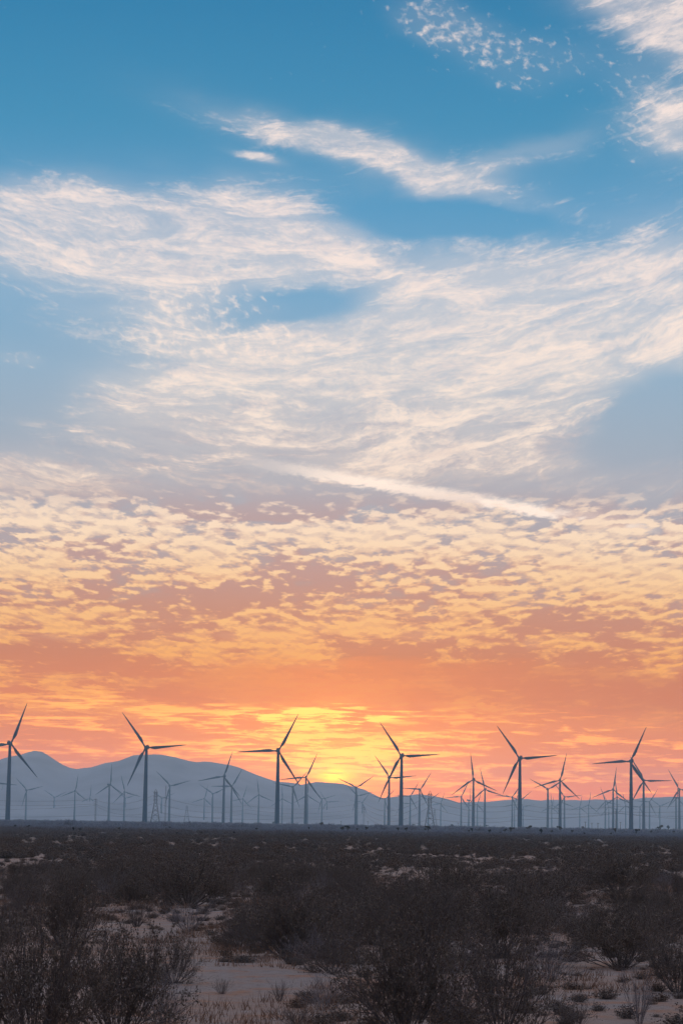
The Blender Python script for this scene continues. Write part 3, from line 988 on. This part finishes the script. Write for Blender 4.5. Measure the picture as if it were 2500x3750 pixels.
def shrub_variant(seed, stems, spread, leaves, twigs=9, bare=False):
    """unit-height shrub: stems fanning from one root, forked twigs, small leaves towards the tips"""
    rnd = random.Random(seed)
    br, lf = Mesh(), Mesh()

    def unit():
        return Vector((rnd.gauss(0, 1), rnd.gauss(0, 1), rnd.gauss(0, 1))).normalized()

    def leaf(p, s):
        a = unit()
        b = a.cross(unit()).normalized()
        lf.add([p - a * s, p + b * s * 0.55, p + a * s, p - b * s * 0.55], [(0, 1, 2, 3)])

    def shoot(p, d, length, rad, level, bend):
        n = 4 if level == 2 else (3 if level == 1 else 2)
        pts, rr = [p], [rad]
        cd = d.copy()
        for i in range(n):
            cd = (cd + unit() * 0.20 + Vector((0, 0, bend))).normalized()
            pts.append(pts[-1] + cd * (length / n))
            rr.append(rad * (1 - 0.72 * (i + 1) / n))
        br.tube(pts, rr, 3, False)
        if level:
            for _ in range(twigs if level == 2 else rnd.choice((2, 3, 3))):
                u = rnd.uniform(0.28, 1.0) if level == 2 else rnd.uniform(0.25, 1.0)
                i = min(int(u * n), n - 1)
                q = pts[i].lerp(pts[i + 1], u * n - i)
                dd = ((pts[i + 1] - pts[i]).normalized() + unit() * 0.75 + Vector((0, 0, 0.12))).normalized()
                shoot(q, dd, length * rnd.uniform(0.25, 0.48), max(rad * 0.45, 0.0028), level - 1, 0.04)
        if not bare and level < 2:
            for _ in range(leaves):
                u = rnd.uniform(0.3, 1.05)
                leaf(pts[0].lerp(pts[-1], u) + unit() * 0.025, rnd.uniform(0.009, 0.021))

    for s in range(stems):
        az = 6.2832 * (s + rnd.random()) / stems
        tilt = rnd.uniform(0.05, 1.0) ** 0.7 * spread
        d = Vector((math.cos(az) * math.sin(tilt), math.sin(az) * math.sin(tilt), math.cos(tilt)))
        p = Vector((math.cos(az), math.sin(az), 0)) * rnd.uniform(0.0, 0.12) + Vector((0, 0, -0.04))
        shoot(p, d, rnd.uniform(0.65, 1.0) * (1.0 + 0.25 * (tilt > 0.8)), rnd.uniform(0.007, 0.012), 2, 0.05)
    top = sorted(v[2] for v in br.v)[int(len(br.v) * 0.985)]
    rim = sorted(math.hypot(v[0], v[1]) for v in br.v)[int(len(br.v) * 0.95)]
    for m in (br, lf):
        m.v = [(v[0] / rim, v[1] / rim, v[2] / top) for v in m.v]           # unit height, unit radius
    return br.data('branches', pale_twig if bare else twig_mat), (lf.data('foliage', leaf_mat) if lf.f else None)


SHRUBS = [shrub_variant(1, 46, 1.40, 6, 11), shrub_variant(2, 48, 1.5, 5, 12), shrub_variant(3, 40, 1.25, 6, 12), shrub_variant(4, 44, 1.5, 3, 12)]
BARE = [shrub_variant(7, 28, 1.30, 0, 10, True), shrub_variant(8, 26, 1.15, 0, 10, True)]
LOW = [shrub_variant(9, 44, 1.0, 1, 4), shrub_variant(10, 50, 1.2, 1, 3)]
placed = []
LEAFY_G, BARE_G, LOW_G = 'leafy desert shrubs in the foreground', 'bare twiggy shrubs in the foreground', 'low tussocks on the bare ground'


def shrub(px, base_py, w_px, h_px, kind, k, label, pos=None, size=None):
    p = pos or at_ground(px, base_py)
    w, h = size or (w_px * p.y / FPX, h_px * p.y / FPX)
    me = {'L': SHRUBS, 'B': BARE, 'T': LOW}[kind][k % (4 if kind == 'L' else 2)]
    nm, cat, grp = {'L': ('desert_shrub', 'shrub', LEAFY_G), 'B': ('bare_shrub', 'shrub', BARE_G), 'T': ('tussock', 'tussock', LOW_G)}[kind]
    root = link(nm, None, None, label, cat, grp)
    root.location = (p.x, p.y, ground_z(p.x, p.y) - 0.02)
    root.rotation_euler = (0, 0, random.uniform(0, 6.28))
    s = w / 2
    for part, d in zip(('branches', 'foliage'), me):
        if d:
            o = link(part, d, root)
            o.scale = (s, s, h)
    placed.append((p.x, p.y, max(w, h) / 2))
    return root


NEAR = [
    (120, 3840, 620, 480, 'L', 0, 'big dark twiggy shrub filling the bottom left corner'),
    (430, 3810, 500, 400, 'L', 2, 'dark twiggy shrub right beside the bottom left corner shrub'),
    (600, 3745, 260, 190, 'B', 0, 'bare arching branches right of the bottom left shrubs'),
    (230, 3470, 330, 250, 'L', 2, 'dense upright shrub left, above the bottom left corner shrub'),
    (20, 3440, 220, 160, 'L', 3, 'shrub cut by the left frame edge, halfway up the foreground'),
    (690, 3320, 420, 190, 'L', 1, 'wide dark shrub at the left of the centre, before the turbines'),
    (690, 3412, 230, 130, 'B', 1, 'bare fan-shaped shrub in front of the wide dark one left of centre'),
    (500, 3390, 160, 110, 'T', 0, 'low grey shrub between the upright left shrub and the fan-shaped one'),
    (1060, 3512, 450, 270, 'L', 0, 'large dense shrub at the centre of the foreground'),
    (880, 3480, 200, 140, 'L', 3, 'smaller shrub at the left flank of the large central one'),
    (813, 3632, 85, 62, 'T', 1, 'small dark tussock alone on the bare ground left of centre'),
    (1025, 3658, 95, 80, 'T', 0, 'grey tussock on the bare ground right of the small dark one'),
    (1185, 3690, 240, 130, 'B', 0, 'dead branching shrub at the bottom centre'),
    (1090, 3765, 230, 80, 'T', 1, 'low straggling tussock at the bottom edge, centre'),
    (1480, 3800, 560, 420, 'L', 2, 'huge tangled shrub at the bottom, right of centre'),
    (1830, 3790, 520, 380, 'L', 3, 'tangled shrub at the bottom, right beside the huge one'),
    (1650, 3720, 380, 300, 'B', 1, 'bare pale branches tangled between the two bottom shrubs'),
    (1540, 3510, 430, 300, 'L', 1, 'tall dense shrub right of the large central one'),
    (1830, 3500, 460, 290, 'L', 0, 'broad dense shrub right of the tall dense one'),
    (2020, 3580, 260, 170, 'B', 0, 'bare shrub between the broad dense shrub and the bare ground on the right'),
    (2270, 3540, 430, 230, 'L', 2, 'round dark shrub at the right, above the bare ground'),
    (2480, 3630, 300, 240, 'L', 1, 'shrub cut by the right frame edge, low down'),
    (2340, 3745, 150, 220, 'B', 1, 'few slender bare twigs standing in the bare ground at the lower right'),
    (2110, 3760, 170, 110, 'T', 0, 'low tussock at the bottom right beside the tangled shrub'),
    (1330, 3390, 260, 150, 'L', 3, 'shrub behind the gap between the two central shrubs'),
    (1990, 3330, 400, 170, 'L', 1, 'wide dark shrub right of centre in the second rank'),
    (1640, 3290, 330, 150, 'L', 2, 'dark shrub in the second rank, right of the pale sand patch'),
    (2260, 3270, 360, 150, 'L', 0, 'dark wide shrub far right in the second rank'),
    (2470, 3330, 200, 150, 'L', 3, 'shrub at the right frame edge in the second rank'),
    (1250, 3260, 330, 130, 'L', 1, 'dark shrub in the second rank, left of the pale sand patch'),
    (1010, 3290, 240, 130, 'L', 2, 'shrub between the wide dark one and the second-rank centre'),
    (420, 3260, 300, 120, 'L', 0, 'dark shrub in the second rank at the left'),
    (90, 3330, 230, 110, 'T', 1, 'low grey shrub at the left below the sandy strips'),
]
for a in NEAR:
    shrub(*a)


def clear(px, py):
    """bare ground seen in the photograph"""
    for cx, cy, rx, ry in ((760, 3530, 260, 50), (880, 3680, 300, 55), (2230, 3640, 230, 65), (1420, 3205, 70, 14), (2440, 3300, 90, 25), (140, 3225, 120, 16),
                           (330, 3215, 130, 18), (1950, 3455, 130, 30), (1760, 3190, 50, 7), (2130, 3700, 200, 60), (540, 3355, 140, 18)):
        if ((px - cx) / rx) ** 2 + ((py - cy) / ry) ** 2 < 1:
            return True
    return False


def to_px(x, y):
    q = CAM_M.inverted() @ Vector((x, y, 0))
    return 1250 + FPX * q.x / -q.z, 1875 - FPX * q.y / -q.z


# more shrubs and tussocks, one by one, out to about 150 m
rnd = random.Random(77)
count = 0
tries = 0
SHORT = ['bottom left corner shrub', 'second bottom left shrub', 'bare arching branches at left', 'dense upright left shrub', 'left edge shrub', 'wide dark shrub left of centre',
         'bare fan-shaped shrub', 'low grey shrub at left', 'large central shrub', 'central shrub\'s left flank', 'lone dark tussock', 'grey tussock on bare ground',
         'dead shrub at bottom centre', 'straggling tussock at bottom centre', 'huge bottom shrub right of centre', 'second bottom shrub right of centre', 'pale tangled bottom branches',
         'tall dense shrub right of centre', 'broad dense shrub right of centre', 'bare shrub by the right clearing', 'round dark right shrub', 'low right edge shrub',
         'slender twigs at lower right', 'bottom right tussock', 'gap between the central shrubs', 'wide second-rank shrub right of centre', 'second-rank shrub by the pale sand',
         'wide far right second-rank shrub', 'upper right edge shrub', 'shrub left of the pale sand', 'second-rank shrub near centre', 'second-rank shrub at left', 'low grey left shrub']
NEAR_POS = [(a[0], a[1]) for a in placed[:len(SHORT)]]
KIND_WORD = {'L': 'dark shrub', 'B': 'bare grey shrub', 'T': 'small tussock'}
ORD = ['', 'second ', 'third ', 'fourth ', 'fifth ', 'sixth ', 'seventh ', 'eighth ', 'ninth ', 'tenth ', 'eleventh ', 'twelfth ', 'thirteenth ', 'fourteenth ', 'fifteenth ', 'sixteenth ', 'seventeenth ',
       'eighteenth ', 'nineteenth ', 'twentieth ', 'twenty-first ', 'twenty-second ', 'twenty-third ', 'twenty-fourth ']
used = {}


def fill_label(kind, x, y):
    i = min(range(len(SHORT)), key=lambda j: (NEAR_POS[j][0] - x) ** 2 + ((NEAR_POS[j][1] - y) * 0.35) ** 2)
    dx, dy = x - NEAR_POS[i][0], y - NEAR_POS[i][1]
    rel = ('behind' if dy > 0 else 'in front of') if abs(dy) * 0.35 > abs(dx) else ('right of' if dx > 0 else 'left of')
    key = (kind, rel, i)
    n = used[key] = used.get(key, 0) + 1
    return f"{ORD[min(n - 1, 23)]}{KIND_WORD[kind]} {rel} the {SHORT[i]}"


while count < 262 and tries < 6000:
    tries += 1
    y = math.sqrt(rnd.uniform(46 ** 2, 150 ** 2))
    x = rnd.uniform(-0.155, 0.155) * y
    px, py = to_px(x, y)
    if clear(px, py) or mnoise.noise((x * 0.13, y * 0.045, 7.7)) < -0.06:
        continue
    kind = rnd.choices('LBT', (0.62, 0.14, 0.24))[0]
    h = {'L': rnd.uniform(0.6, 1.3), 'B': rnd.uniform(0.6, 1.1), 'T': rnd.uniform(0.25, 0.55)}[kind]
    w = h * rnd.uniform(1.3, 2.0)
    if any((x - a) ** 2 + ((y - b) * 0.8) ** 2 < (0.42 * (r + w / 2)) ** 2 for a, b, r in placed):
        continue
    shrub(0, 0, 0, 0, kind, rnd.randrange(4), fill_label(kind, x, y), Vector((x, y, 0)), (w, h))
    count += 1

# ------------------------------------------------------------------ the closed scrub beyond: one mass
def scrub_material():
    """brown creosote scrub near by, blue-grey haze painted into its colour farther out"""
    m = bpy.data.materials.new('dusty scrub')
    m.use_nodes = True
    n = NT(m.node_tree)
    b = m.node_tree.nodes['Principled BSDF']
    b.inputs['Roughness'].default_value = 0.9
    b.inputs['Specular IOR Level'].default_value = 0.1
    p = S(n, n.node('ShaderNodeNewGeometry').outputs['Position'])
    x, y, z = n.sep(p)
    nz = n.noise(p, 0.35, 4.0, 0.6)
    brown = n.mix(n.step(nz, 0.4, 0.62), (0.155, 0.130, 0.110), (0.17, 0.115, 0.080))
    far_haze = n.step(y + (n.noise(n.vec(x * 0.01, y * 0.004, 1.0), 1.0, 3.0) - 0.5) * 700, 350, 1300)
    n.put(b.inputs['Base Color'], n.mix(far_haze, brown, (0.235, 0.262, 0.305)))  # far scrub takes a painted haze colour over the brown
    return m


hazed = scrub_material()


def scrub_clump(seed):
    rnd = random.Random(seed)
    m = Mesh()
    for s in range(130):
        az, tilt = rnd.uniform(0, 6.283), rnd.uniform(0.05, 1.15)
        d = Vector((math.cos(az) * math.sin(tilt), math.sin(az) * math.sin(tilt), math.cos(tilt)))
        ln = rnd.uniform(0.55, 1.0) * (1.1 if tilt > 0.7 else 1.0)
        p = Vector((math.cos(az), math.sin(az), 0)) * rnd.uniform(0, 0.2)
        side = d.cross(Vector((rnd.random() - .5, rnd.random() - .5, rnd.random() - .5))).normalized()
        q = p + d * ln
        m.add([p - side * 0.012, p + side * 0.012, q], [(0, 1, 2)])
        for _ in range(4):
            c = p.lerp(q, rnd.uniform(0.45, 1.05)) + Vector((rnd.gauss(0, .05), rnd.gauss(0, .05), rnd.gauss(0, .05)))
            a = Vector((rnd.gauss(0, 1), rnd.gauss(0, 1), rnd.gauss(0, 1))).normalized() * rnd.uniform(0.035, 0.075)
            b = a.cross(Vector((rnd.gauss(0, 1), rnd.gauss(0, 1), rnd.gauss(0, 1)))).normalized() * 0.04
            m.add([c - a, c + b, c + a, c - b], [(0, 1, 2, 3)])
    me = m.data('scrub_clump', hazed)
    me.materials.append(twig_mat)
    for p in me.polygons:
        p.material_index = 1 if len(p.vertices) == 3 else 0
    return bpy.data.objects.new('scrub_clump', me)


def build_scrub():
    rnd = random.Random(5)
    pts, sc = [], []

    def put(y0, y1, per_m2, half, lo, hi, thr):
        area = half * (y1 * y1 - y0 * y0)
        for _ in range(int(area * per_m2)):
            y = math.sqrt(rnd.uniform(y0 * y0, y1 * y1))
            x = rnd.uniform(-half, half) * y
            nz = mnoise.noise((x * 0.075, y * 0.022, 3.3)) + 0.6 * mnoise.noise((x * 0.22, y * 0.07, 9.1))
            if nz < thr:
                continue
            if hi > 0.4 and y < 420 and clear(*to_px(x, y)):
                continue
            if hi < 0.4 and y1 < 200 and rnd.random() < 0.3 and mnoise.noise((x * 0.4, y * 0.25, 6.0)) < 0.05:
                continue
            pts.append((x, y, ground_z(x, y) - 0.03))
            sc.append(lo + (hi - lo) * rnd.random() ** (2.2 if y0 > 1400 else 1.0))
    put(38, 140, 1.0, 0.17, 0.06, 0.32, -0.40)
    put(140, 330, 0.12, 0.175, 0.15, 0.39, -0.7)
    put(140, 300, 0.16, 0.175, 0.35, 0.95, -0.10)
    put(300, 700, 0.06, 0.17, 0.45, 1.15, -0.20)
    put(700, 1600, 0.024, 0.165, 0.8, 1.7, -0.8)
    put(1500, 4200, 0.005, 0.16, 1.2, 5.0, -0.9)
    put(2200, 5000, 0.0014, 0.16, 2.4, 6.2, -0.9)
    me = bpy.data.meshes.new('desert_scrub')
    me.from_pydata(pts, [], [])
    me.attributes.new('size', 'FLOAT', 'POINT').data.foreach_set('value', sc)
    o = link('desert_scrub', me, None, 'dense dark scrub covering the plain out to the skyline', 'scrub', None, 'stuff')
    g = bpy.data.node_groups.new('scrub', 'GeometryNodeTree')
    g.interface.new_socket('Geometry', in_out='INPUT', socket_type='NodeSocketGeometry')
    g.interface.new_socket('Geometry', in_out='OUTPUT', socket_type='NodeSocketGeometry')
    gi, go = g.nodes.new('NodeGroupInput'), g.nodes.new('NodeGroupOutput')
    inst = g.nodes.new('GeometryNodeInstanceOnPoints')
    join = g.nodes.new('GeometryNodeJoinGeometry')
    for s in (3, 4, 5, 6):
        oi = g.nodes.new('GeometryNodeObjectInfo')
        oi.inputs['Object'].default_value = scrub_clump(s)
        oi.inputs['As Instance'].default_value = True
        g.links.new(oi.outputs['Geometry'], join.inputs[0])
    rot = g.nodes.new('FunctionNodeRandomValue')
    rot.data_type = 'FLOAT_VECTOR'
    rot.inputs[0].default_value = (-0.1, -0.1, 0)
    rot.inputs[1].default_value = (0.1, 0.1, 6.283)
    at = g.nodes.new('GeometryNodeInputNamedAttribute')
    at.data_type = 'FLOAT'
    at.inputs['Name'].default_value = 'size'
    sq = g.nodes.new('FunctionNodeRandomValue')
    sq.data_type = 'FLOAT_VECTOR'
    sq.inputs[0].default_value = (0.9, 0.9, 0.65)
    sq.inputs[1].default_value = (1.5, 1.5, 1.0)
    mul = g.nodes.new('ShaderNodeVectorMath')
    mul.operation = 'SCALE'
    g.links.new(sq.outputs[0], mul.inputs[0])
    g.links.new(at.outputs[0], mul.inputs['Scale'])
    inst.inputs['Pick Instance'].default_value = True
    g.links.new(gi.outputs[0], inst.inputs['Points'])
    g.links.new(join.outputs[0], inst.inputs['Instance'])
    g.links.new(rot.outputs[0], inst.inputs['Rotation'])
    g.links.new(mul.outputs[0], inst.inputs['Scale'])
    g.links.new(inst.outputs[0], go.inputs[0])
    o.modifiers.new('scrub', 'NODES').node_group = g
    return len(pts)


print('scrub clumps', build_scrub(), 'fill shrubs', count)


def build_straw():
    """short dry grass on the open ground near the camera"""
    rnd = random.Random(9)
    m = Mesh()
    tries = 0
    while len(m.f) < 110000 and tries < 12000:
        tries += 1
        y = math.sqrt(rnd.uniform(36 ** 2, 150 ** 2))
        x = rnd.uniform(-0.16, 0.16) * y
        if mnoise.noise((x * 0.30, y * 0.16, 2.2)) < -0.02:
            continue
        for _ in range(rnd.randint(6, 16)):
            bx, by = x + rnd.gauss(0, 0.12), y + rnd.gauss(0, 0.12)
            z = ground_z(bx, by) - 0.01
            h = rnd.uniform(0.05, 0.26)
            dx, dy = rnd.gauss(0, 0.4) * h, rnd.gauss(0, 0.4) * h
            w = rnd.uniform(0.004, 0.009)
            m.add([(bx - w, by, z), (bx + w, by, z), (bx + dx, by + dy, z + h)], [(0, 1, 2)])
    link('dry_grass', m.data('dry_grass', straw_mat), None, 'sparse dry orange grass on the bare sandy patches', 'grass', None, 'stuff')


build_straw()

# ------------------------------------------------------------------ haze over the plain
HAZE = 0.82e-4
m = Mesh()
m.box((0, (Y_FAR + Y_BACK) / 2, (275 - 1.6) / 2), (2 * X_HALF + 60, Y_FAR - Y_BACK + 60, 275 + 1.6))
hz = bpy.data.materials.new('haze')
hz.use_nodes = True
hz.node_tree.nodes.clear()
ho = hz.node_tree.nodes.new('ShaderNodeOutputMaterial')
hv = hz.node_tree.nodes.new('ShaderNodeVolumePrincipled')
hv.inputs['Color'].default_value = (0.56, 0.82, 1.0, 1)
hv.inputs['Density'].default_value = HAZE
hv.inputs['Anisotropy'].default_value = 0.5
hz.node_tree.links.new(hv.outputs[0], ho.inputs['Volume'])
link('haze', m.data('haze', hz), None, 'pale blue evening haze lying over the whole plain', 'haze', None, 'stuff')
